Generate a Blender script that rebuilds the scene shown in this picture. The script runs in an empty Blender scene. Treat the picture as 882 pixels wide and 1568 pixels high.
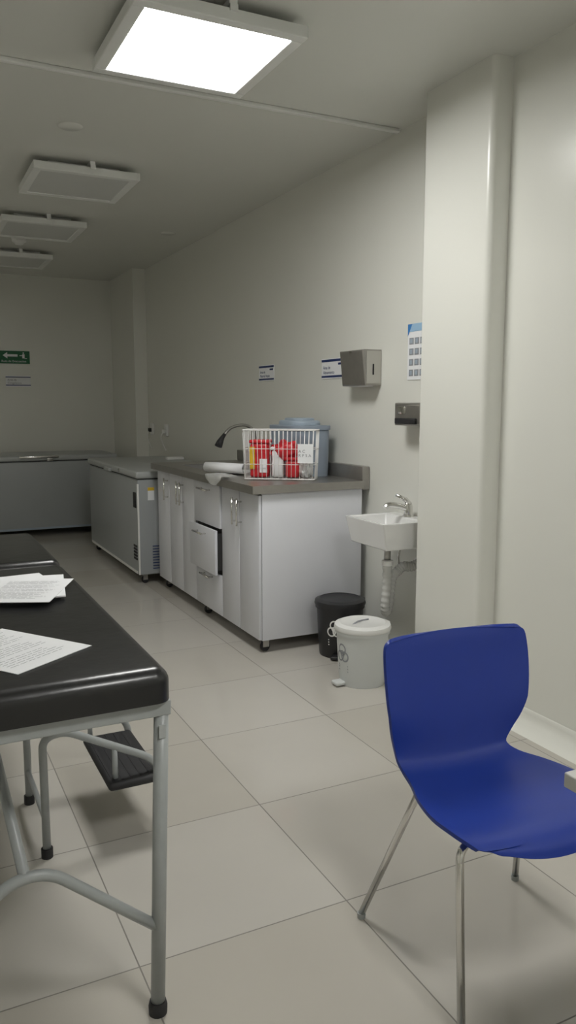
import bpy, bmesh, math, random
from mathutils import Vector, Matrix, noise
random.seed(4)
scene=bpy.context.scene
try: scene.view_settings.view_transform='Standard'
except Exception: pass

# ---------------------------------------------------------------- materials
def mat(name,col,rough=.5,metal=0.,var=.04,vscale=6.,bump=0.,bscale=40.,coat=0.,emis=None,es=0.,spec=None,trans=0.):
    m=bpy.data.materials.new(name); m.use_nodes=True
    nt=m.node_tree; N=nt.nodes; Lk=nt.links
    b=N['Principled BSDF']
    b.inputs['Roughness'].default_value=rough
    b.inputs['Metallic'].default_value=metal
    if coat: b.inputs['Coat Weight'].default_value=coat; b.inputs['Coat Roughness'].default_value=.15
    if spec is not None: b.inputs['Specular IOR Level'].default_value=spec
    if trans: b.inputs['Transmission Weight'].default_value=trans
    tc=N.new('ShaderNodeTexCoord')
    nz=N.new('ShaderNodeTexNoise'); nz.inputs['Scale'].default_value=vscale; nz.inputs['Detail'].default_value=3
    Lk.new(tc.outputs['Object'],nz.inputs['Vector'])
    mx=N.new('ShaderNodeMix'); mx.data_type='RGBA'
    mx.inputs[6].default_value=(*[c*(1-var) for c in col],1)
    mx.inputs[7].default_value=(*[min(1,c*(1+var)) for c in col],1)
    Lk.new(nz.outputs['Fac'],mx.inputs[0]); Lk.new(mx.outputs[2],b.inputs['Base Color'])
    if bump:
        n2=N.new('ShaderNodeTexNoise'); n2.inputs['Scale'].default_value=bscale; n2.inputs['Detail'].default_value=4
        Lk.new(tc.outputs['Object'],n2.inputs['Vector'])
        bp=N.new('ShaderNodeBump'); bp.inputs['Strength'].default_value=bump; bp.inputs['Distance'].default_value=.01
        Lk.new(n2.outputs['Fac'],bp.inputs['Height']); Lk.new(bp.outputs['Normal'],b.inputs['Normal'])
    if emis:
        b.inputs['Emission Color'].default_value=(*emis,1); b.inputs['Emission Strength'].default_value=es
    return m

M_wall=mat('wall_paint',(.81,.81,.755),.24,var=.02,vscale=.8,bump=.06,bscale=3)
M_ceil=mat('ceiling_paint',(.75,.755,.71),.24,var=.02,vscale=.6,bump=.05,bscale=2)
M_white=mat('white_plastic',(.82,.82,.80),.35)
M_cab=mat('cabinet_laminate',(.75,.76,.81),.33,var=.02)
M_cabdark=mat('cabinet_gap',(.05,.05,.05),.7)
M_steel=mat('stainless_steel',(.45,.44,.42),.3,metal=.9,var=.1,vscale=20)
M_steeld=mat('brushed_steel_dark',(.38,.365,.34),.32,metal=.8,var=.1,vscale=20)
M_chrome=mat('chrome',(.75,.74,.72),.15,metal=1.)
M_greyp=mat('grey_enamel_tube',(.38,.40,.40),.35,var=.08,vscale=30)
M_vinyl=mat('black_vinyl',(.009,.009,.010),.32,var=.3,vscale=10,bump=.30,bscale=8,coat=.25)
M_rubber=mat('black_rubber',(.02,.02,.022),.6)
M_blue=mat('blue_plastic',(.013,.040,.29),.38,var=.05,vscale=10,bump=.04,bscale=400)
M_paper=mat('paper',(.88,.89,.91),.7,var=.02)
M_ink=mat('ink_grey',(.30,.31,.33),.8)
M_navy=mat('sign_navy',(.02,.04,.14),.5)
M_green=mat('sign_green',(.01,.13,.05),.45)
M_red=mat('red_plastic',(.62,.02,.03),.4,var=.15,vscale=25,bump=.3,bscale=20)
M_yel=mat('yellow_label',(.75,.5,.03),.5)
M_freez=mat('freezer_enamel',(.37,.39,.40),.35,var=.04,vscale=4)
M_freez2=mat('freezer_lid',(.44,.46,.46),.3)
M_cool=mat('grey_blue_plastic',(.27,.32,.39),.45)
M_cool2=mat('grey_blue_lid',(.36,.43,.51),.4)
M_cer=mat('ceramic',(.82,.82,.81),.15,coat=.4)
M_binb=mat('black_bin_plastic',(.018,.018,.02),.4)
M_binw=mat('white_bin_plastic',(.66,.68,.67),.4)
M_lampoff=mat('lamp_diffuser_off',(.66,.67,.65),.35)
M_frame=mat('lamp_frame',(.84,.85,.83),.4)
M_lampon=mat('lamp_diffuser_lit',(.9,.9,.9),.4,emis=(1.,.995,.965),es=30.)
M_filldim=mat('fill_diffuser_dim',(.9,.9,.9),.4,emis=(1.,.96,.85),es=9.)  # weaker glow, only for the added fill panel at left
M_wire=mat('white_wire',(.84,.84,.83),.35)
M_film=mat('plastic_film',(.85,.86,.86),.25,trans=.5)
M_desk=mat('desk_laminate',(.55,.55,.53),.4)
M_post=mat('poster_blue',(.05,.22,.55),.5)
M_hose=mat('translucent_hose',(.80,.80,.77),.25,trans=.35)

# floor tiles
def floor_mat():
    m=bpy.data.materials.new('porcelain_tiles'); m.use_nodes=True
    nt=m.node_tree;N=nt.nodes;Lk=nt.links;b=N['Principled BSDF']
    tc=N.new('ShaderNodeTexCoord'); mp=N.new('ShaderNodeMapping')
    mp.inputs['Location'].default_value=(-.46+6,-1.77+6,0)
    Lk.new(tc.outputs['Object'],mp.inputs['Vector'])
    br=N.new('ShaderNodeTexBrick'); br.offset=0; br.squash=1
    br.inputs['Scale'].default_value=1; br.inputs['Brick Width'].default_value=.6; br.inputs['Row Height'].default_value=.6
    br.inputs['Mortar Size'].default_value=.0021; br.inputs['Mortar Smooth'].default_value=.2; br.inputs['Bias'].default_value=0
    br.inputs['Color1'].default_value=(.565,.54,.495,1); br.inputs['Color2'].default_value=(.515,.485,.43,1)
    br.inputs['Mortar'].default_value=(.23,.215,.19,1)
    Lk.new(mp.outputs['Vector'],br.inputs['Vector'])
    nz=N.new('ShaderNodeTexNoise'); nz.inputs['Scale'].default_value=2.5; nz.inputs['Detail'].default_value=6
    Lk.new(tc.outputs['Object'],nz.inputs['Vector'])
    r=N.new('ShaderNodeMapRange'); r.inputs[3].default_value=.94; r.inputs[4].default_value=1.06
    Lk.new(nz.outputs['Fac'],r.inputs[0])
    mx=N.new('ShaderNodeVectorMath'); mx.operation='SCALE'
    Lk.new(br.outputs['Color'],mx.inputs[0]); Lk.new(r.outputs[0],mx.inputs['Scale'])
    Lk.new(mx.outputs[0],b.inputs['Base Color'])
    r2=N.new('ShaderNodeMapRange'); r2.inputs[3].default_value=.11; r2.inputs[4].default_value=.6
    Lk.new(br.outputs['Fac'],r2.inputs[0]); Lk.new(r2.outputs[0],b.inputs['Roughness'])
    bp=N.new('ShaderNodeBump'); bp.invert=True; bp.inputs['Strength'].default_value=.4; bp.inputs['Distance'].default_value=.003
    Lk.new(br.outputs['Fac'],bp.inputs['Height']); Lk.new(bp.outputs['Normal'],b.inputs['Normal'])
    return m
M_floor=floor_mat()

# ---------------------------------------------------------------- helpers
def newobj(name,bm,m,parent=None,smooth=False):
    me=bpy.data.meshes.new(name); bm.normal_update(); bm.to_mesh(me); bm.free()
    o=bpy.data.objects.new(name,me); scene.collection.objects.link(o)
    if m is not None:
        for x in (m if isinstance(m,(list,tuple)) else [m]): me.materials.append(x)
    if smooth:
        for p in me.polygons: p.use_smooth=True
    if parent is not None:
        o.parent=parent; o.matrix_parent_inverse=Matrix.Translation(-parent.location)
    return o
def empty(name,loc):
    e=bpy.data.objects.new(name,None); e.location=loc; e.empty_display_size=.1
    scene.collection.objects.link(e); return e
def autosmooth(o,ang=35):
    me=o.data
    for p in me.polygons: p.use_smooth=True
    bm=bmesh.new(); bm.from_mesh(me)
    for e in bm.edges:
        if len(e.link_faces)==2 and e.calc_face_angle()>math.radians(ang): e.smooth=False
    bm.to_mesh(me); bm.free()
def bmbox(bm,a,b,bev=0,seg=2,M=None):
    r=bmesh.ops.create_cube(bm,size=1)
    vs=r['verts']
    for v in vs:
        v.co=Vector([(a[i]+b[i])/2+v.co[i]*(b[i]-a[i]) for i in range(3)])
    if bev>0:
        es=list({e for v in vs for e in v.link_edges})
        rr=bmesh.ops.bevel(bm,geom=es,offset=bev,segments=seg,affect='EDGES',profile=.5)
        vs=list({v for f in rr['faces'] for v in f.verts}|{v for v in vs if v.is_valid})
    if M is not None:
        for v in vs: v.co=M@v.co
    return vs
def box(name,a,b,m,parent=None,bev=0,seg=2,M=None):
    bm=bmesh.new(); bmbox(bm,a,b,bev,seg,M)
    o=newobj(name,bm,m,parent)
    if bev>0: autosmooth(o,50)
    return o
def lathe(name,prof,c,m,parent=None,n=40,sx=1,sy=1,M=None):
    """prof: list of (r,z)"""
    bm=bmesh.new(); rings=[]
    for r,z in prof:
        if r<1e-6: rings.append([bm.verts.new((0,0,z))])
        else: rings.append([bm.verts.new((r*math.cos(2*math.pi*i/n)*sx,r*math.sin(2*math.pi*i/n)*sy,z)) for i in range(n)])
    for a,b in zip(rings,rings[1:]):
        for i in range(n):
            j=(i+1)%n
            if len(a)==1 and len(b)==1: continue
            if len(a)==1: bm.faces.new((a[0],b[i],b[j]))
            elif len(b)==1: bm.faces.new((a[i],a[j],b[0]))
            else: bm.faces.new((a[i],a[j],b[j],b[i]))
    T=Matrix.Translation(Vector(c)) @ (M if M is not None else Matrix())
    for v in bm.verts: v.co=T@v.co
    bmesh.ops.recalc_face_normals(bm,faces=bm.faces)
    o=newobj(name,bm,m,parent); autosmooth(o,40); return o
def smoothpath(pts,k=8):
    P=[Vector(p) for p in pts]
    if len(P)<3: return P
    out=[]
    for i in range(len(P)-1):
        p0=P[max(i-1,0)];p1=P[i];p2=P[i+1];p3=P[min(i+2,len(P)-1)]
        for s in range(k):
            t=s/k
            out.append(.5*((2*p1)+(p2-p0)*t+(2*p0-5*p1+4*p2-p3)*t*t+(-p0+3*p1-3*p2+p3)*t**3))
    out.append(P[-1]); return out
def fillet(pts,r,k=6):
    P=[Vector(p) for p in pts]; out=[P[0]]
    for i in range(1,len(P)-1):
        a=(P[i-1]-P[i]);b=(P[i+1]-P[i]); d=min(r,a.length*.49,b.length*.49)
        A=P[i]+a.normalized()*d;B=P[i]+b.normalized()*d
        for s in range(k+1):
            t=s/k; out.append((1-t)**2*A+2*t*(1-t)*P[i]+t*t*B)
    out.append(P[-1]); return out
def bmtube(bm,pts,r,n=10,caps=True):
    P=[Vector(p) for p in pts]
    t0=(P[1]-P[0]).normalized()
    up=Vector((0,0,1)) if abs(t0.z)<.9 else Vector((1,0,0))
    nrm=t0.cross(up).normalized(); rings=[]
    for i,p in enumerate(P):
        if i==0: t=t0
        elif i==len(P)-1: t=(P[i]-P[i-1]).normalized()
        else: t=((P[i+1]-P[i]).normalized()+(P[i]-P[i-1]).normalized()).normalized()
        nrm=(nrm-t*nrm.dot(t)).normalized(); bn=t.cross(nrm)
        rr=r[i] if isinstance(r,list) else r
        rings.append([bm.verts.new(p+nrm*math.cos(2*math.pi*j/n)*rr+bn*math.sin(2*math.pi*j/n)*rr) for j in range(n)])
    for a,b in zip(rings,rings[1:]):
        for j in range(n):
            k=(j+1)%n; f=bm.faces.new((a[j],a[k],b[k],b[j])); f.smooth=True
    if caps:
        bm.faces.new(rings[0][::-1]); bm.faces.new(rings[-1])
def tube(name,pts,r,m,parent=None,n=12):
    bm=bmesh.new(); bmtube(bm,pts,r,n); return newobj(name,bm,m,parent)
def quadslab(name,corners,th,m,parent=None):
    """thin slab from 4 (or more) top corners extruded down"""
    bm=bmesh.new()
    t=[bm.verts.new(c) for c in corners]; b=[bm.verts.new(Vector(c)-Vector((0,0,th))) for c in corners]
    bm.faces.new(t); bm.faces.new(b[::-1]); n=len(t)
    for i in range(n): bm.faces.new((t[i],b[i],b[(i+1)%n],t[(i+1)%n]))
    bmesh.ops.recalc_face_normals(bm,faces=bm.faces)
    return newobj(name,bm,m,parent)
def text(name,s,size,M,m,parent=None):
    cu=bpy.data.curves.new(name,'FONT'); cu.body=s; cu.size=size; cu.extrude=.0004
    t=bpy.data.objects.new(name,cu); scene.collection.objects.link(t)
    bpy.context.view_layer.update()
    dg=bpy.context.evaluated_depsgraph_get()
    me=bpy.data.meshes.new_from_object(t.evaluated_get(dg))
    bpy.data.objects.remove(t)
    me.transform(M); me.materials.clear(); me.materials.append(m)
    o=bpy.data.objects.new(name,me); scene.collection.objects.link(o)
    if parent is not None: o.parent=parent; o.matrix_parent_inverse=Matrix.Translation(-parent.location)
    return o

H=2.82
# ---------------------------------------------------------------- room shell
box('floor',(-1.9,-1.7,-.1),(2.6,9.55,0),M_floor)
box('ceiling',(-1.9,-1.7,H),(2.6,9.55,H+.1),M_ceil)
box('wall_back',(-1.9,9.4,0),(2.6,9.55,H),M_wall)
box('wall_right',(2.46,-1.7,0),(2.6,9.4,H),M_wall)
box('wall_right_near',(2.38,-1.6,0),(2.459,2.70,H),M_wall)
box('wall_left',(-1.9,-1.7,0),(-1.8,9.4,H),M_wall)
box('wall_front',(-1.8,-1.7,0),(2.46,-1.6,H),M_wall)
# column with soft vertical corners only
bm=bmesh.new(); bmbox(bm,(2.28,2.70,0),(2.459,3.17,H))
for yv,off in ((2.70,.028),(3.17,.010)):
    ve=[ed for ed in bm.edges if all(abs(v.co.x-2.28)<1e-4 and abs(v.co.y-yv)<1e-4 for v in ed.verts)]
    bmesh.ops.bevel(bm,geom=ve,offset=off,segments=5,affect='EDGES',profile=.5)
o=newobj('wall_column_near',bm,M_wall); autosmooth(o,40)
box('wall_column_far',(2.32,8.42,0),(2.459,9.399,H),M_wall)
def cove(name,path_a,path_b,nrm,r=.08,hh=.10):
    """concave skirting from a to b (floor line at wall), nrm points into the room"""
    a=Vector(path_a);b=Vector(path_b);n=Vector(nrm); bm=bmesh.new()
    prof=[(0,hh)]+[(.004+ r*(1-math.sin(t)), r*(1-math.cos(t))) for t in [math.pi/2*(1-i/8) for i in range(9)]]+[(0,0)]
    ra=[bm.verts.new(a+n*p[0]+Vector((0,0,p[1]))) for p in prof]
    rb=[bm.verts.new(b+n*p[0]+Vector((0,0,p[1]))) for p in prof]
    k=len(prof)
    for i in range(k-1): bm.faces.new((ra[i],ra[i+1],rb[i+1],rb[i]))
    bm.faces.new(ra); bm.faces.new(rb[::-1])
    bmesh.ops.recalc_face_normals(bm,faces=bm.faces)
    o=newobj(name,bm,M_wall); autosmooth(o,60); return o
cove('baseboard_right_near',(2.38,-1.6,0),(2.38,2.70,0),(-1,0,0),r=.08,hh=.085)
cove('baseboard_column_side',(2.28,2.70,0),(2.28,3.17,0),(-1,0,0),r=.05,hh=.055)
cove('baseboard_right',(2.46,3.17,0),(2.46,8.42,0),(-1,0,0),r=.05,hh=.055)
cove('baseboard_back',(-1.8,9.4,0),(2.32,9.4,0),(0,-1,0),r=.05,hh=.055)
cove('baseboard_left',(-1.8,-1.6,0),(-1.8,9.4,0),(1,0,0),r=.05,hh=.055)
box('trim_ceiling_rail',(-1.8,3.615,H-.018),(2.44,3.645,H),M_white,bev=.004)

# ---------------------------------------------------------------- ceiling lamps
def lamp(x0,y0,dm,w=.66):
    e=empty('ceiling_panel_lamp',(x0+w/2,y0+w/2,H-.04))
    t=.048; z0=H-.078; z1=H-.034
    bm=bmesh.new()
    bmbox(bm,(x0,y0,z0),(x0+w,y0+t,z1),.004); bmbox(bm,(x0,y0+w-t,z0),(x0+w,y0+w,z1),.004)
    bmbox(bm,(x0,y0+t,z0),(x0+t,y0+w-t,z1),.004); bmbox(bm,(x0+w-t,y0+t,z0),(x0+w,y0+w-t,z1),.004)
    newobj('frame',bm,M_frame,e)
    box('diffuser',(x0+t,y0+t,z0+.006),(x0+w-t,y0+w-t,z0+.02),dm,e)
    box('back_plate',(x0+.04,y0+.04,z1-.012),(x0+w-.04,y0+w-.04,z1),M_frame,e)
    box('mount',(x0+.10,y0+.10,z1),(x0+w-.10,y0+w-.10,H-.001),M_frame,e)
    box('clip',(x0+w*.52,y0+.0,z1),(x0+w*.52+.03,y0+.10,H-.001),M_frame,e)
    box('clip_b',(x0+w*.52,y0-.008,z1-.012),(x0+w*.52+.03,y0+.03,z1+.012),M_frame,e)
    return e
lamp(.797,2.765,M_lampon,.655)
lamp(.785,4.88,M_lampoff,.625)
lamp(.775,6.33,M_lampoff,.625)
lamp(.775,7.82,M_lampoff,.625)
lamp(.79,-.35,M_lampon)  # assumed lit panel behind the camera, out of view
lamp(-1.35,5.6,M_filldim)  # added fill panel, out of view at left, brightens the far end
e=empty('smoke_detector',(1.03,7.32,H))
lathe('body',[(0,-.06),(.035,-.06),(.045,-.045),(.06,-.035),(.065,-.001),(0,-.001)],(1.03,7.32,H),M_white,e)
for (x,y,n_) in [(.89,4.34,'ceiling_cover_plate'),(2.13,6.59,'ceiling_cover_plate')]:
    lathe(n_,[(0,-.008),(.055,-.008),(.065,-.001),(0,-.001)],(x,y,H),M_ceil)

# ---------------------------------------------------------------- examination couch
e=empty('examination_couch',(.19,2.5,0))
x0,x1=-.12,.50
def cushion(name,y0,y1,z0,z1,par):
    bm=bmesh.new()
    bmbox(bm,(x0,y0,z0),(x1,y1,z1))
    ve=[ed for ed in bm.edges if abs(ed.verts[0].co.z-ed.verts[1].co.z)>.01]
    bmesh.ops.bevel(bm,geom=ve,offset=.035,segments=5,affect='EDGES',profile=.5)
    te=[ed for ed in bm.edges if ed.verts[0].co.z>z1-.001 and ed.verts[1].co.z>z1-.001]
    bmesh.ops.bevel(bm,geom=te,offset=.032,segments=6,affect='EDGES',profile=.5)
    o=newobj(name,bm,M_vinyl,par); autosmooth(o,60); return o
cushion('mattress_main',1.575,2.84,.757,.832,e)
cushion('mattress_head',2.865,3.56,.757,.840,e)
bm=bmesh.new()
zf0,zf1=.722,.757
for a,b in [((x0,1.59,zf0),(x1,1.62,zf1)),((x0,3.46,zf0),(x1,3.49,zf1)),((x0,1.62,zf0),(x0+.03,3.46,zf1)),((x1-.03,1.62,zf0),(x1,3.46,zf1)),((x0+.03,2.83,zf0),(x1-.03,2.86,zf1))]:
    bmbox(bm,a,b,.003)
newobj('frame',bm,M_greyp,e)
for i,(lx,ly,tx) in enumerate([(.458,1.607,.482),(-.078,1.607,-.102),(.458,3.44,.482),(-.078,3.44,-.102)]):
    tube('leg_%d'%(i+1),[(lx,ly,.02),(tx,ly,zf0+.003)],.0165,M_greyp,e,16)
    lathe('foot_%d'%(i+1),[(0,0),(.021,0),(.022,.02),(.019,.032),(0,.032)],(lx,ly,0),M_rubber,e,20)
box('leg_sticker',(.471,1.5888,.672),(.486,1.5912,.702),M_freez2,e)
for yy,nm in ((1.607,'arch_near'),(3.44,'arch_far')):
    tube(nm,fillet([(.463,yy,.215),(.30,yy,.355),(.23,yy,.415),(.15,yy,.415),(.08,yy,.355),(-.083,yy,.215)],.07),.0125,M_greyp,e)
tube('brace_near',[(.18,1.607,.415),(.15,3.0,.735)],.0125,M_greyp,e)
tube('brace_far',[(.19,3.44,.415),(.21,2.4,.735)],.0125,M_greyp,e)

# papers
e=empty('paper_stack',(.30,2.45,.833))
def sheet(name,cx,cy,w,l,ang,z,par,lines=0,th=.0012,rv=None):
    ca,sa=math.cos(ang),math.sin(ang)
    def T(u,v,z): return (cx+u*ca-v*sa,cy+u*sa+v*ca,z)
    quadslab(name,[T(-w/2,-l/2,z),T(w/2,-l/2,z),T(w/2,l/2,z),T(-w/2,l/2,z)],th,M_paper,par)
    if lines:
        bm=bmesh.new()
        for i in range(lines):
            v=l/2-.03-i*(l-.06)/lines
            u1=w/2-.02-random.random()*.05
            if random.random()<.12: continue
            u=-w/2+.02
            while u<u1:
                wl=.008+random.random()*.022
                vs=[bm.verts.new(T(a,b,z+.0004)) for a,b in ((u,v),(min(u+wl,u1),v),(min(u+wl,u1),v+.0018),(u,v+.0018))]
                bm.faces.new(vs); u+=wl+.004
        newobj(name+'_print',bm,M_ink,par)
sheet('sheets_lower',.30,2.50,.21,.297,.10,.842,e,0,.009)
sheet('sheets_middle',.325,2.45,.215,.30,-.16,.846,e,0,.004)
sheet('sheet_top',.315,2.40,.21,.297,-.42,.848,e,26,.0015)
e=empty('paper_sheet',(.2,1.92,.833))
a=math.atan2(.58,.81)
cx=.377-.58*.1485-.81*.113; cy=1.81+.81*.1485-.58*.113
sheet('page',cx,cy,.226,.297,a,.8345,e,20,.0015)

# ---------------------------------------------------------------- step stool
e=empty('step_stool',(.52,2.55,0))
for i,yy in enumerate((2.37,2.74)):
    tube('side_tube_%d'%(i+1),fillet([(.335,yy,.02),(.335,yy,.385),(.40,yy,.40),(.695,yy,.245),(.695,yy,.02)],.06),.0125,M_greyp,e)
    tube('tread_support_%d'%(i+1),[(.555,yy,.17),(.555,yy,.325)],.009,M_greyp,e)
    for lx in (.335,.695):
        lathe('foot_%d_%d'%(i+1,int(lx*100)),[(0,0),(.018,0),(.018,.03),(0,.03)],(lx,yy,0),M_rubber,e,16)
box('tread_rubber',(.525,2.33,.185),(.70,2.73,.212),M_rubber,e,bev=.012,seg=3)
tube('cross_tube',[(.335,2.37,.12),(.335,2.74,.12)],.009,M_greyp,e)
bm=bmesh.new()
for i in range(5): bmbox(bm,(.54+i*.03,2.35,.211),(.548+i*.03,2.71,.2135))
newobj('tread_ribs',bm,M_rubber,e)

# ---------------------------------------------------------------- chair
ang=math.radians(-5); cc=Vector((1.31,1.43,0))
CM=Matrix.Translation(cc)@Matrix.Rotation(ang,4,'Z')
e=empty('blue_shell_chair',cc)
prof=[(.250,.786,.190,-.008),(.248,.780,.210,-.008),(.242,.760,.222,-.008),(.228,.69,.225,-.008),(.208,.61,.219,-.014),(.192,.55,.204,-.023),(.181,.505,.184,-.033),(.165,.470,.170,-.040),(.135,.450,.180,-.028),(.085,.440,.206,-.008),(.02,.434,.232,0),(-.06,.433,.243,0),(-.13,.437,.241,0),(-.185,.434,.228,0),(-.218,.420,.202,0),(-.234,.400,.155,0)]
def sm4(P,k):
    out=[]
    for i in range(len(P)-1):
        p0=P[max(i-1,0)];p1=P[i];p2=P[i+1];p3=P[min(i+2,len(P)-1)]
        for s in range(k):
            t=s/k
            out.append([.5*((2*p1[q])+(p2[q]-p0[q])*t+(2*p0[q]-5*p1[q]+4*p2[q]-p3[q])*t*t+(-p0[q]+3*p1[q]-3*p2[q]+p3[q])*t**3) for q in range(4)])
    out.append(list(P[-1])); return out
pp=sm4(prof,4)
bm=bmesh.new(); nt=20; rows=[]
for i,p in enumerate(pp):
    y,z,w,ox=p; s=i/(len(pp)-1); row=[]
    back=max(0,min(1,(z-.47)/.12))
    for j in range(nt+1):
        t=-1+2*j/nt
        yy=y-back*.035*(t*t)      # back wraps forward
        zz=z+(1-back)*(-.010*(1-t*t)+ .004*t*t)
        if s>.9: yy+=.025*t*t; zz+=.008*t*t*(s-.9)/.1
        row.append(bm.verts.new(CM@Vector((w*t+ox,yy,zz))))
    rows.append(row)
for a_,b_ in zip(rows,rows[1:]):
    for j in range(nt):
        f=bm.faces.new((a_[j],a_[j+1],b_[j+1],b_[j])); f.smooth=True
bmesh.ops.recalc_face_normals(bm,faces=bm.faces)
o=newobj('seat_shell',bm,M_blue,e,True)
sm=o.modifiers.new('s','SOLIDIFY'); sm.thickness=.010; sm.offset=0
bv=o.modifiers.new('b','BEVEL'); bv.width=.0045; bv.segments=3; bv.limit_method='ANGLE'; bv.angle_limit=math.radians(50)
def C(x,y,z): return CM@Vector((x,y,z))
ft={'front_left':(-.25,-.215),'front_right':(.25,-.215),'rear_left':(-.272,.235),'rear_right':(.23,.225)}
for k,s_ in (('left',-1),('right',1)):
    fl=ft['front_'+k]; rl=ft['rear_'+k]
    tube('leg_pair_'+k,fillet([C(fl[0],fl[1],.012),C(s_*.225,-.15,.408),C(s_*.165,-.13,.412),C(s_*.14,.09,.414),C(s_*.165,.12,.412),C(rl[0],rl[1],.012)],.03),.0095,M_chrome,e,14)
tube('seat_bar_front',[C(-.17,-.12,.407),C(.17,-.12,.407)],.009,M_chrome,e)
tube('seat_bar_rear',[C(-.15,.09,.408),C(.15,.09,.408)],.009,M_chrome,e)
for k,(fx,fy) in ft.items():
    p=C(fx,fy,0); lathe('glide_'+k,[(0,0),(.011,0),(.012,.015),(0,.015)],p,M_greyp,e,16)

# ---------------------------------------------------------------- desk corner
e=empty('desk',(1.5,.6,0))
box('desk_top',(1.025,.15,.722),(2.2,.965,.75),M_desk,e,bev=.003)
for i,(lx,ly) in enumerate([(1.12,.25),(1.12,.85),(2.1,.25),(2.1,.85)]):
    box('leg_%d'%(i+1),(lx-.02,ly-.02,0),(lx+.02,ly+.02,.722),M_greyp,e,bev=.003)
box('apron',(1.14,.84,.66),(2.08,.86,.721),M_desk,e)
e=empty('notebook',(1.2,.87,.75))
box('pages',(1.055,.80,.7505),(1.25,.95,.757),M_paper,e)
box('cover',(1.05,.795,.757),(1.255,.955,.7595),M_navy,e)

# ---------------------------------------------------------------- cabinet with steel counter
e=empty('laboratory_cabinet',(2.1,4.8,0))
X=1.745; Y0,Y1=3.89,5.77
box('carcass',(X+.018,Y0,.075),(2.405,Y1,.908),M_cab,e,bev=.002)
def front(name,y0,y1,z0,z1,dx=0):
    return box(name,(X-dx,y0+.003,z0),(X+.017-dx,y1-.003,z1),M_cab,e,bev=.0015)
box('gap_backing',(X+.0175,Y0+.002,.08),(X+.0185,Y1-.002,.905),M_cabdark,e)
front('door_1',3.89,4.17,.08,.90); front('door_2',4.17,4.45,.08,.90)
front('drawer_top',4.45,4.92,.635,.90,.012)
front('drawer_middle',4.45,4.92,.345,.625,.045)
front('drawer_bottom',4.45,4.92,.08,.335)
box('drawer_body',(X-.028,4.475,.37),(X+.017,4.895,.60),M_cabdark,e)
front('door_3',4.92,5.20,.08,.90); front('door_4',5.20,5.48,.08,.90); front('door_5',5.48,5.77,.08,.90)
def vh(n,y,z0,z1):
    tube(n,fillet([(X,y,z0+.02),(X-.03,y,z0+.02),(X-.03,y,z1-.02),(X,y,z1-.02)],.006,3),.005,M_chrome,e,8)
    tube(n+'_bar',[(X-.03,y,z0),(X-.03,y,z1)],.006,M_chrome,e,8)
vh('handle_1',4.14,.70,.86); vh('handle_2',4.21,.70,.86); vh('handle_3',5.17,.70,.86); vh('handle_4',5.24,.70,.86); vh('handle_5',5.52,.70,.86)
def hh_(n,x,y0,y1,z):
    tube(n,fillet([(x,y0+.02,z),(x-.03,y0+.02,z),(x-.03,y1-.02,z),(x,y1-.02,z)],.006,3),.005,M_chrome,e,8)
    tube(n+'_bar',[(x-.03,y0,z),(x-.03,y1,z)],.006,M_chrome,e,8)
hh_('handle_6',X-.012,4.60,4.78,.86); hh_('handle_7',X-.045,4.60,4.78,.585); hh_('handle_8',X,4.60,4.78,.30)
# counter with basin
zt=.955; cx0=1.70
bm=bmesh.new()
hx0,hx1,hy0,hy1=1.84,2.24,4.98,5.50
for a_,b_ in [((cx0,3.87,.91),(hx0,5.79,zt)),((hx1,3.87,.91),(2.405,5.79,zt)),((hx0,3.87,.91),(hx1,hy0,zt)),((hx0,hy1,.91),(hx1,5.79,zt))]:
    bmbox(bm,a_,b_)
newobj('steel_counter',bm,M_steeld,e)
bm=bmesh.new(); bmbox(bm,(hx0+.002,hy0+.002,.80),(hx1-.002,hy1-.002,.95))
top=max(bm.faces,key=lambda f:f.calc_center_median().z); bmesh.ops.delete(bm,geom=[top],context='FACES_ONLY')
for f in bm.faces: f.normal_flip()
newobj('sink_basin',bm,M_steel,e)
# casters
def caster(par,x,y,r=.028,h=.075):
    lathe('caster_wheel',[(0,-.012),(r*.9,-.012),(r,-.008),(r,.008),(r*.9,.012),(0,.012)],(x,y,r),M_rubber,par,20,M=Matrix.Rotation(math.pi/2,4,'X'))
    bm=bmesh.new(); bmbox(bm,(x-.018,y-.019,r),(x+.018,y-.014,h)); bmbox(bm,(x-.018,y+.014,r),(x+.018,y+.019,h)); bmbox(bm,(x-.022,y-.022,h-.006),(x+.022,y+.022,h))
    newobj('caster_fork',bm,M_steel,par)
for x,y in [(1.80,3.94),(1.80,4.85),(1.80,5.70),(2.35,3.94),(2.35,5.70)]: caster(e,x,y)
e=empty('counter_backsplash',(2.40,4.8,zt))
box('back_plate',(2.407,3.89,.90),(2.455,5.79,zt+.08),M_steeld,e,bev=.003)
# faucet
e=empty('gooseneck_faucet',(2.34,5.25,zt))
tube('neck',smoothpath([(2.34,5.25,zt),(2.34,5.25,1.10),(2.32,5.25,1.20),(2.24,5.24,1.245),(2.13,5.22,1.23),(2.06,5.21,1.17)],6),.011,M_steel,e)
tube('spray_head',[(2.075,5.212,1.185),(2.055,5.21,1.16),(2.035,5.205,1.13),(2.02,5.20,1.10)],[.012,.016,.024,.027],M_rubber,e)
lathe('base',[(0,0),(.03,0),(.028,.012),(.016,.02),(.016,.05),(0,.05)],(2.34,5.25,zt+.0005),M_steel,e,20)

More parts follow.
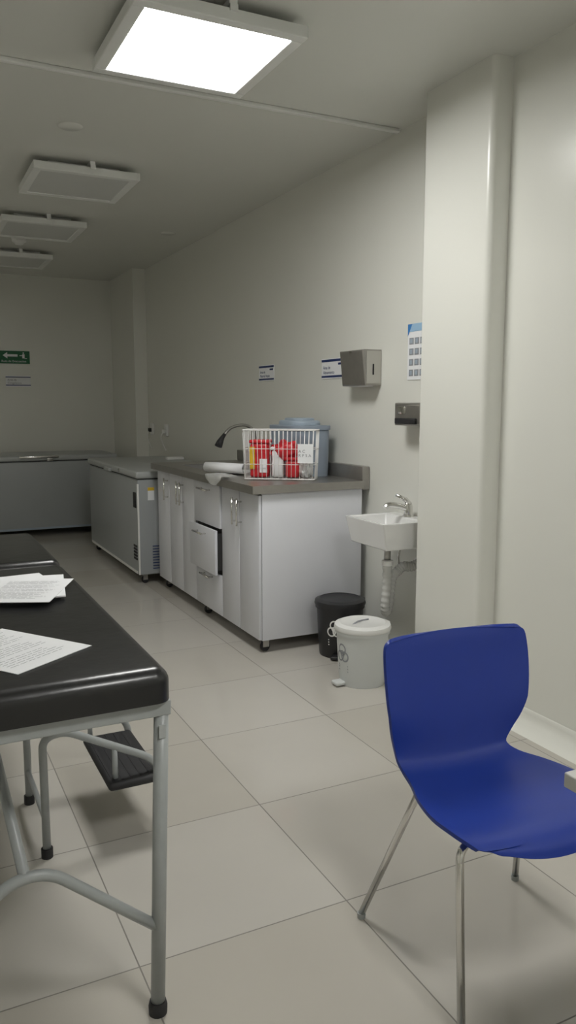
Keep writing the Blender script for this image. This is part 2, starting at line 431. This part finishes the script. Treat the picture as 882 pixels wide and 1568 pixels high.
# papers on counter
e=empty('paper_roll_sheets',(1.86,4.65,zt))
bm=bmesh.new(); n=14
M=Matrix.Translation((1.885,4.66,zt+.010))@Matrix.Rotation(math.radians(118),4,'Z')
rows=[]
for i in range(n+1):
    t=i/n
    if t<.45: p=(-.14+t*.3/.45*.6, .001+.012*math.sin(t*7))
    else:
        q=(t-.45)/.55*math.pi*1.5; p=(.04+.03*math.sin(q), .03-.03*math.cos(q))
    rows.append([bm.verts.new(M@Vector((x,p[0],p[1]))) for x in (-.16,.16)])
for a_,b_ in zip(rows,rows[1:]):
    f=bm.faces.new((a_[0],a_[1],b_[1],b_[0])); f.smooth=True
o=newobj('curled_sheets',bm,M_paper,e); s_=o.modifiers.new('s','SOLIDIFY'); s_.thickness=.003
e=empty('plastic_film',(1.74,4.35,zt))
bm=bmesh.new(); g=[]
for i in range(11):
    row=[]
    for j in range(9):
        u=i/10; v=j/8
        x=1.80-.115*min(1,v/.7) ; z=zt+.012 if v<=.7 else zt+.012-(v-.7)*.2*(.4+.6*math.sin(u*3.14))
        p=Vector((x,4.30+.26*u,z)); nn=noise.noise(p*22)
        row.append(bm.verts.new(p+Vector((min(0,nn*.02) if v>.7 else nn*.01,nn*.02,abs(nn)*.022))))
    g.append(row)
for a_,b_ in zip(g,g[1:]):
    for j in range(8): bm.faces.new((a_[j],a_[j+1],b_[j+1],b_[j])).smooth=True
newobj('film',bm,M_film,e)

# ---------------------------------------------------------------- wire basket
O=Vector((1.80,4.225,zt+.004)); ux=Vector((.809,-.588,0)); uy=Vector((.588,.809,0))
W,D,HH=.415,.155,.288
e=empty('wire_basket',O+ux*W/2+uy*D/2)
def B(a,b,c):
    k=1+.05*c/HH
    return O+ux*(W/2+(a-W/2)*k)+uy*(D/2+(b-D/2)*k)+Vector((0,0,c))
bm=bmesh.new()
for c,r in ((.004,.0035),(.09,.0022),(.18,.0022),(HH,.004)):
    bmtube(bm,fillet([B(W/2,0,c),B(W,0,c),B(W,D,c),B(0,D,c),B(0,0,c),B(W/2,0,c)],.02,4),r,6)
for i in range(17):
    a_=.012+i*(W-.024)/16
    bmtube(bm,[B(a_,0,HH),B(a_,0,.004),B(a_,D,.004),B(a_,D,HH)],.0019,6)
for i in range(1,8):
    b_=i*D/8
    bmtube(bm,[B(0,b_,HH),B(0,b_,.004),B(W,b_,.004),B(W,b_,HH)],.0019,6)
newobj('wires',bm,M_wire,e)
RM=Matrix.Rotation(math.atan2(ux.y,ux.x),4,'Z')
def LB(a,b,c): return Matrix.Translation(O+ux*a+uy*b+Vector((0,0,c)))@RM
# label card hanging on front
M=LB(.365,-.010,.155)
box('label_card',(-.045,-.001,-.055),(.045,.001,.055),M_paper,e,M=M)
text('label_text','A C\nR P S A',.024,M@Matrix.Translation((-.04,-.002,.005))@Matrix.Rotation(math.pi/2,4,'X'),M_ink,e)
# contents
def container(n,a,b,w,d,h,m):
    M=LB(a,b,.01)
    box(n,(-w/2,-d/2,0),(w/2,d/2,h),m,e,bev=.015,seg=3,M=M)
    box(n+'_lid',(-w/2-.004,-d/2-.004,h),(w/2+.004,d/2+.004,h+.02),m,e,bev=.006,M=M)
container('red_container',.085,.078,.11,.11,.20,M_red)
container('white_container',.19,.085,.07,.09,.16,M_paper)
container('red_container_b',.28,.085,.08,.10,.10,M_red)
M=LB(.05,.018,.01); box('yellow_sticker',(-.02,0,.05),(.012,.002,.18),M_yel,e,M=M)
M=LB(.11,.018,.01); box('white_sticker',(-.02,0,.03),(.025,.002,.11),M_paper,e,M=M)
bm=bmesh.new(); bmesh.ops.create_icosphere(bm,subdivisions=4,radius=1)
M=LB(.235,.078,.165)
for v in bm.verts:
    nn=noise.noise(v.co*2.2); v.co=M@Vector((v.co.x*.09*(1+.35*nn),v.co.y*.05*(1+.3*nn),v.co.z*.055*(1+.5*nn)))
newobj('red_bag',bm,M_red,e,True)
bm=bmesh.new(); bmesh.ops.create_icosphere(bm,subdivisions=4,radius=1)
M=LB(.355,.078,.06)
for v in bm.verts:
    nn=noise.noise(v.co*2.2+Vector((3,1,2))); v.co=M@Vector((v.co.x*.045*(1+.3*nn),v.co.y*.05*(1+.3*nn),max(-.05,v.co.z*.05*(1+.5*nn))))
newobj('white_bag',bm,M_paper,e,True)

# ---------------------------------------------------------------- grey-blue cooler box behind the basket
cc2=Vector((2.262,4.415,zt+.001)); e=empty('insulated_container',cc2)
M=Matrix.Translation(cc2)
def rbox(name,w,d,z0,z1,r,m,taper=1.,bev=.01):
    bm=bmesh.new(); bmbox(bm,(-w/2,-d/2,z0),(w/2,d/2,z1))
    ve=[ed for ed in bm.edges if abs(ed.verts[0].co.z-ed.verts[1].co.z)>.001]
    bmesh.ops.bevel(bm,geom=ve,offset=r,segments=8,affect='EDGES',profile=.5)
    te=[ed for ed in bm.edges if abs(ed.verts[0].co.z-ed.verts[1].co.z)<.001 and abs(ed.verts[0].co.z-z1)<.001]
    bmesh.ops.bevel(bm,geom=te,offset=bev,segments=3,affect='EDGES',profile=.5)
    for v in bm.verts:
        if v.co.z<(z0+z1)/2: v.co.x*=taper; v.co.y*=taper
        v.co=M@v.co
    o=newobj(name,bm,m,e); autosmooth(o,40)
rbox('body',.255,.42,0,.285,.075,M_cool,.97)
rbox('rim',.27,.435,.285,.31,.08,M_cool,1,.005)
rbox('lid',.20,.30,.31,.340,.08,M_cool2,1,.015)
rbox('lid_top',.14,.22,.340,.355,.055,M_cool2,1,.008)

# ---------------------------------------------------------------- chest freezers
def freezer(par,x0,y0,x1,y1,H_,face,lidm=M_freez2):
    box('cabinet_body',(x0,y0,.075),(x1,y1,H_-.065),M_freez,par,bev=.012,seg=3)
    box('gasket',(x0+.012,y0+.012,H_-.067),(x1-.012,y1-.012,H_-.054),M_rubber,par)
    box('lid',(x0-.012,y0-.012,H_-.055),(x1+.004,y1+.012,H_),lidm,par,bev=.018,seg=4)
    for x,y in [(x0+.06,y0+.06),(x0+.06,y1-.06),(x1-.06,y0+.06),(x1-.06,y1-.06)]: caster(par,x,y)
e=empty('chest_freezer',(1.95,6.7,0))
freezer(e,1.61,5.86,2.38,7.55,.885,'x')
bm=bmesh.new()
for z in (.19,.215,.24,.265,.29): bmbox(bm,(1.604,5.90,z),(1.612,5.99,z+.014))
newobj('vent_grille',bm,M_rubber,e)
bm=bmesh.new()
for i in range(9): bmbox(bm,(1.72,5.853,.12+i*.022),(1.80,5.861,.126+i*.022))
newobj('rear_grille',bm,M_navy,e)
box('thermostat_panel',(1.603,5.90,.60),(1.612,5.97,.72),M_rubber,e,bev=.002)
box('warning_label',(1.69,5.856,.66),(1.74,5.861,.76),M_paper,e)
box('warning_label_stripe',(1.69,5.854,.735),(1.74,5.857,.76),M_yel,e)
box('corner_trim',(1.606,5.854,.08),(1.62,5.862,.79),M_white,e,bev=.001)
lathe('lock',[(0,0),(.014,0),(.014,.01),(0,.01)],(1.60,6.35,.86),M_chrome,e,16,M=Matrix.Rotation(-math.pi/2,4,'Y'))
box('lid_handle',(1.572,6.6,.83),(1.60,6.8,.86),M_freez2,e,bev=.008)
box('base_strip',(1.606,5.9,.08),(1.612,7.5,.10),M_white,e)
bm=bmesh.new()
for y in (6.3,6.95): bmbox(bm,(2.2,y,.885),(2.36,y+.07,.91),.006)
newobj('hinges',bm,M_white,e)

e=empty('chest_freezer',(1.1,8.9,0))
freezer(e,.35,8.52,2.12,9.25,.86,'y')
box('lid_handle',(1.10,8.475,.835),(1.50,8.505,.858),M_chrome,e,bev=.006)
box('base_strip',(.40,8.512,.08),(2.1,8.521,.10),M_cool2,e)
box('lock_plate',(1.38,8.497,.80),(1.44,8.509,.835),M_steel,e,bev=.002)

# ---------------------------------------------------------------- wash basin
e=empty('wall_wash_basin',(2.3,3.45,.75))
bx0,bx1,by0,by1,bz0,bz1=2.12,2.458,3.225,3.60,.665,.805
bm=bmesh.new(); bmbox(bm,(bx0,by0,bz0),(bx1,by1,bz1))
for v in bm.verts:
    if v.co.z<bz0+.01:
        if v.co.x<2.2: v.co.x+=.03
        v.co.y+=.015 if v.co.y<3.4 else -.015
top=max(bm.faces,key=lambda f:f.calc_center_median().z)
bmesh.ops.inset_region(bm,faces=[top],thickness=.022)
tops=[f for f in bm.faces if all(abs(v.co.z-bz1)<1e-4 for v in f.verts)]
inner=min(tops,key=lambda f:(f.calc_center_median()-Vector(((bx0+bx1)/2,(by0+by1)/2,bz1))).length)
for v in inner.verts:
    if v.co.x>2.4: v.co.x-=.07
ex=bmesh.ops.extrude_discrete_faces(bm,faces=[inner])
f=ex['faces'][0]
c0=f.calc_center_median()
for v in f.verts: v.co.z-=.09; v.co.x=c0.x+(v.co.x-c0.x)*.8; v.co.y=c0.y+(v.co.y-c0.y)*.8
o=newobj('basin',bm,M_cer,e)
b_=o.modifiers.new('b','BEVEL'); b_.width=.009; b_.segments=3
autosmooth(o,60)
lathe('drain',[(0,.001),(.02,.001),(.022,0),(0,0)],(2.27,3.41,bz1-.089),M_chrome,e,20)
lathe('tap_base',[(0,0),(.030,0),(.029,.01),(.023,.014),(.022,.05),(.019,.065),(0,.07)],(2.405,3.42,bz1),M_chrome,e,24)
tube('tap_spout',smoothpath([(2.405,3.42,bz1+.035),(2.36,3.43,bz1+.055),(2.30,3.445,bz1+.065),(2.275,3.45,bz1+.05)],5),.015,M_chrome,e)
tube('tap_lever',[(2.41,3.42,bz1+.06),(2.39,3.427,bz1+.09),(2.34,3.44,bz1+.115)],[.017,.013,.009],M_chrome,e)
tube('drain_tail',[(2.27,3.41,.66),(2.27,3.41,.57)],.018,M_steel,e)
lathe('drain_nut',[(.019,0),(.030,.004),(.030,.03),(.019,.034)],(2.27,3.41,.55),M_white,e,20)
# corrugated translucent hose: drops, doubles back close behind itself, then runs to the wall
def corr(name,pts,r0):
    P=smoothpath(pts,14); rad=[r0+(.004 if i%4<2 else 0) for i in range(len(P))]
    tube(name,P,rad,M_hose,e,16)
corr('hose_loop',[(2.27,3.41,.57),(2.27,3.41,.45),(2.262,3.412,.34),(2.28,3.43,.295),(2.305,3.44,.33),(2.305,3.43,.42),(2.315,3.42,.49),(2.345,3.41,.52)],.022)
corr('hose_to_wall',[(2.34,3.412,.518),(2.37,3.405,.54),(2.41,3.40,.535),(2.456,3.39,.55)],.023)
lathe('wall_flange',[(0,0),(.038,0),(.036,.01),(0,.012)],(2.459,3.39,.55),M_white,e,24,M=Matrix.Rotation(-math.pi/2,4,'Y'))
tube('supply_hose',smoothpath([(2.40,3.46,.66),(2.38,3.47,.58),(2.40,3.47,.52),(2.456,3.47,.50)],6),.007,M_chrome,e)

# ---------------------------------------------------------------- dispensers
e=empty('paper_towel_dispenser',(2.40,3.92,1.6))
bm=bmesh.new(); bmbox(bm,(2.335,3.79,1.50),(2.459,4.05,1.70))
for v in bm.verts:
    if v.co.x<2.4 and v.co.z<1.55: v.co.x+=.02
ve=[ed for ed in bm.edges if all(v.co.x<2.4 for v in ed.verts)]
bmesh.ops.bevel(bm,geom=ve,offset=.012,segments=4,affect='EDGES',profile=.5)
o=newobj('steel_body',bm,M_steeld,e); autosmooth(o,40)
box('side_panel',(2.362,3.786,1.512),(2.455,3.791,1.692),mat('satin_side',(.50,.49,.45),.4,metal=.4),e)
box('sight_slot',(2.40,3.783,1.56),(2.408,3.787,1.62),M_rubber,e)
box('lock',(2.331,3.9,1.685),(2.336,3.93,1.695),M_chrome,e)
box('paper_slot',(2.37,3.83,1.496),(2.43,4.01,1.501),M_paper,e)
e=empty('soap_dispenser',(2.4,3.4,1.34))
bm=bmesh.new(); bmbox(bm,(2.36,3.27,1.285),(2.459,3.51,1.405))
ve=[ed for ed in bm.edges if all(v.co.x<2.4 for v in ed.verts)]
bmesh.ops.bevel(bm,geom=ve,offset=.018,segments=4,affect='EDGES',profile=.5)
o=newobj('body',bm,M_steeld,e); autosmooth(o,40)
box('window',(2.355,3.40,1.345),(2.361,3.47,1.385),M_chrome,e,bev=.002)
box('push_bar',(2.345,3.30,1.295),(2.362,3.48,1.325),M_rubber,e,bev=.004)

# ---------------------------------------------------------------- signs and poster
def wallM(x,y,z):  # local x -> -Y, local y -> Z, facing -X
    return Matrix.Translation((x,y,z))@Matrix(((0,0,-1,0),(-1,0,0,0),(0,1,0,0),(0,0,0,1)))
def wsign(y0,y1,z0,z1,l1,l2):
    e=empty('wall_sign',(2.458,(y0+y1)/2,(z0+z1)/2))
    box('plate',(2.456,y0,z0),(2.4595,y1,z1),M_paper,e)
    t=(z1-z0)
    box('band_top',(2.4545,y0,z1-t*.16),(2.456,y1,z1-t*.04),M_navy,e)
    box('band_bottom',(2.4545,y0,z0+t*.06),(2.456,y1,z0+t*.16),M_navy,e)
    box('logo',(2.4545,y0+.015,z1-t*.34),(2.456,y0+.07,z1-t*.24),M_navy,e)
    text('caption',l1,.028,wallM(2.4558,y1-.02,z0+t*.48),M_navy,e)
    text('caption_2',l2,.028,wallM(2.4558,y1-.02,z0+t*.24),M_navy,e)
wsign(5.20,5.46,1.565,1.68,'Area de','Material limpio')
wsign(4.20,4.48,1.555,1.68,'Area de','Alistamiento')
e=empty('hand_washing_poster',(2.458,3.43,1.66))
box('sheet',(2.456,3.32,1.525),(2.4595,3.53,1.815),M_paper,e)
box('header',(2.4545,3.32,1.775),(2.456,3.53,1.815),mat('poster_light',(.35,.55,.75),.5),e)
bm=bmesh.new(); v=[bm.verts.new((2.4543,y,z)) for y,z in ((3.53,1.815),(3.49,1.815),(3.53,1.75))]; bm.faces.new(v); newobj('corner_blue',bm,M_post,e)
bm=bmesh.new(); bm2=bmesh.new()
for r_ in range(4):
    for c_ in range(4):
        y=3.515-c_*.048; z=1.735-r_*.055
        bmbox(bm,(2.4547,y-.038,z-.026),(2.456,y,z+.008)); bmbox(bm2,(2.454,y-.028,z-.020),(2.4548,y-.008,z+.002))
newobj('pictures',bm,M_ink,e); newobj('picture_hands',bm2,M_cool2,e)
# exit sign
def farM(x,y,z): return Matrix.Translation((x,y,z))@Matrix.Rotation(math.pi/2,4,'X')
e=empty('emergency_exit_sign',(1.23,9.39,1.91))
box('plate',(1.05,9.39,1.845),(1.38,9.3995,1.985),M_green,e)
text('caption','Ruta de Evacuacion',.034,farM(1.075,9.389,1.86),M_paper,e)
bm=bmesh.new(); v=[bm.verts.new((x,9.3885,z)) for x,z in ((1.09,1.935),(1.14,1.97),(1.14,1.948),(1.25,1.948),(1.25,1.922),(1.14,1.922),(1.14,1.90))]; bm.faces.new(v); newobj('arrow',bm,M_paper,e)
bm=bmesh.new(); bmbox(bm,(1.30,9.386,1.905),(1.325,9.389,1.95)); bmbox(bm,(1.306,9.386,1.955),(1.319,9.389,1.97)); bmbox(bm,(1.27,9.386,1.93),(1.30,9.389,1.937)); bmbox(bm,(1.325,9.386,1.90),(1.35,9.389,1.907)); newobj('running_man',bm,M_paper,e)
e=empty('wall_notice',(1.25,9.39,1.65))
box('plate',(1.11,9.392,1.59),(1.38,9.3995,1.71),M_paper,e)
box('band',(1.11,9.390,1.69),(1.38,9.392,1.70),M_navy,e); box('band_b',(1.11,9.390,1.60),(1.38,9.392,1.61),M_navy,e)
text('caption','Area de',.03,farM(1.13,9.3905,1.655),M_ink,e); text('caption_2','Congelacion',.03,farM(1.13,9.3905,1.62),M_ink,e)
# outlets
for i,(y,z) in enumerate([(8.25,1.13),(7.75,1.13)]):
    e=empty('power_outlet',(2.45,y,z))
    box('plate',(2.435,y-.04,z-.06),(2.4595,y+.04,z+.06),M_white,e,bev=.005)
    box('plug',(2.405,y-.02,z-.03),(2.436,y+.02,z+.01),M_rubber if i==0 else M_white,e,bev=.005)
    tube('cord',smoothpath([(2.41,y,z-.02),(2.39,y,z-.08),(2.43,y-.02,z-.2),(2.43,y-.03,.93)],5),.005,M_white,e,8)

# ---------------------------------------------------------------- bins
def pedal_bin(nm,c,r,h,m,lidm,symc):
    e=empty(nm,c); c=Vector(c)
    lathe('body',[(0,0),(r*.84,0),(r*.86,.01),(r*.97,h-.03),(r*1.03,h-.028),(r*1.03,h-.012),(r*.95,h-.01),(0,h-.01)],c,m,e,48)
    lathe('lid',[(r*1.05,h-.012),(r*1.07,h-.004),(r*1.04,h+.012),(r*.85,h+.022),(r*.80,h+.018),(0,h+.026)],c,lidm,e,48)
    box('hinge',(c.x+r*.85,c.y-.03,h-.03),(c.x+r*1.1,c.y+.03,h+.012),lidm,e,bev=.005)
    d=Vector((-.78,-.62,0)) if nm.startswith('white') else Vector((-.62,-.78,0))
    M=Matrix.Translation(c)@Matrix.Rotation(math.atan2(d.y,d.x),4,'Z')
    if nm.startswith('white'):
        M=Matrix.Translation(c)@Matrix.Rotation(math.radians(180),4,'Z')
    box('pedal',(r*.8,-.028,.006),(r*1.22,.028,.026),m,e,bev=.008,seg=3,M=M)
    bm=bmesh.new()
    a0=math.atan2(d.y,d.x)+(-.55 if nm.startswith('white') else -.1)
    def on(a,z): 
        rr=r*(.86+.11*z/(h-.03))+.0012
        return c+Vector((rr*math.cos(a),rr*math.sin(a),z))
    for (ca,cz,R0,R1) in ((0,.17,.010,.016),(-.13,.155,.020,.028),(.13,.155,.020,.028),(0,.192,.020,.028)):
        n=20
        for i in range(n):
            q=[(R0,i),(R1,i),(R1,i+1),(R0,i+1)]
            vs=[bm.verts.new(on(a0+ca+rr*math.cos(2*math.pi*k/n)/r,cz+rr*math.sin(2*math.pi*k/n))) for rr,k in q]
            bm.faces.new(vs)
    for k in range(3):
        vs=[bm.verts.new(on(a0+q[0],q[1])) for q in ((-.3,.105-k*.014),(.3,.105-k*.014),(.3,.111-k*.014),(-.3,.111-k*.014))]; bm.faces.new(vs)
    newobj('symbol',bm,symc,e)
    if nm.startswith('white'):
        tube('lid_handle',smoothpath([(c.x-.07,c.y-.02,h+.018),(c.x-.03,c.y-.01,h+.029),(c.x+.04,c.y+.01,h+.026)],6),.004,M_ink,e,8)
    return e
pedal_bin('black_pedal_bin',(2.165,3.72,0),.135,.30,M_binb,M_binb,M_white)
e=pedal_bin('white_pedal_bin',(2.035,3.27,0),.135,.292,M_binw,M_white,M_ink)

# ---------------------------------------------------------------- world & camera
w=bpy.data.worlds.new('world'); scene.world=w; w.use_nodes=True
w.node_tree.nodes['Background'].inputs[0].default_value=(.5,.52,.5,1); w.node_tree.nodes['Background'].inputs[1].default_value=.1
cam=bpy.data.cameras.new('camera'); co=bpy.data.objects.new('camera',cam); scene.collection.objects.link(co)
cam.sensor_fit='VERTICAL'; cam.sensor_height=36; cam.sensor_width=24; cam.lens=1200/1568*36; cam.clip_start=.05
th=math.asin(.1371); F=Vector((.4431,.8965,0)).normalized(); R=Vector((F.y,-F.x,0))
fw=F*math.cos(th)-Vector((0,0,math.sin(th))); up=R.cross(fw)
m3=Matrix((R,up,-fw)).transposed()
co.matrix_world=Matrix.Translation((0,0,1.4))@m3.to_4x4()
scene.camera=co
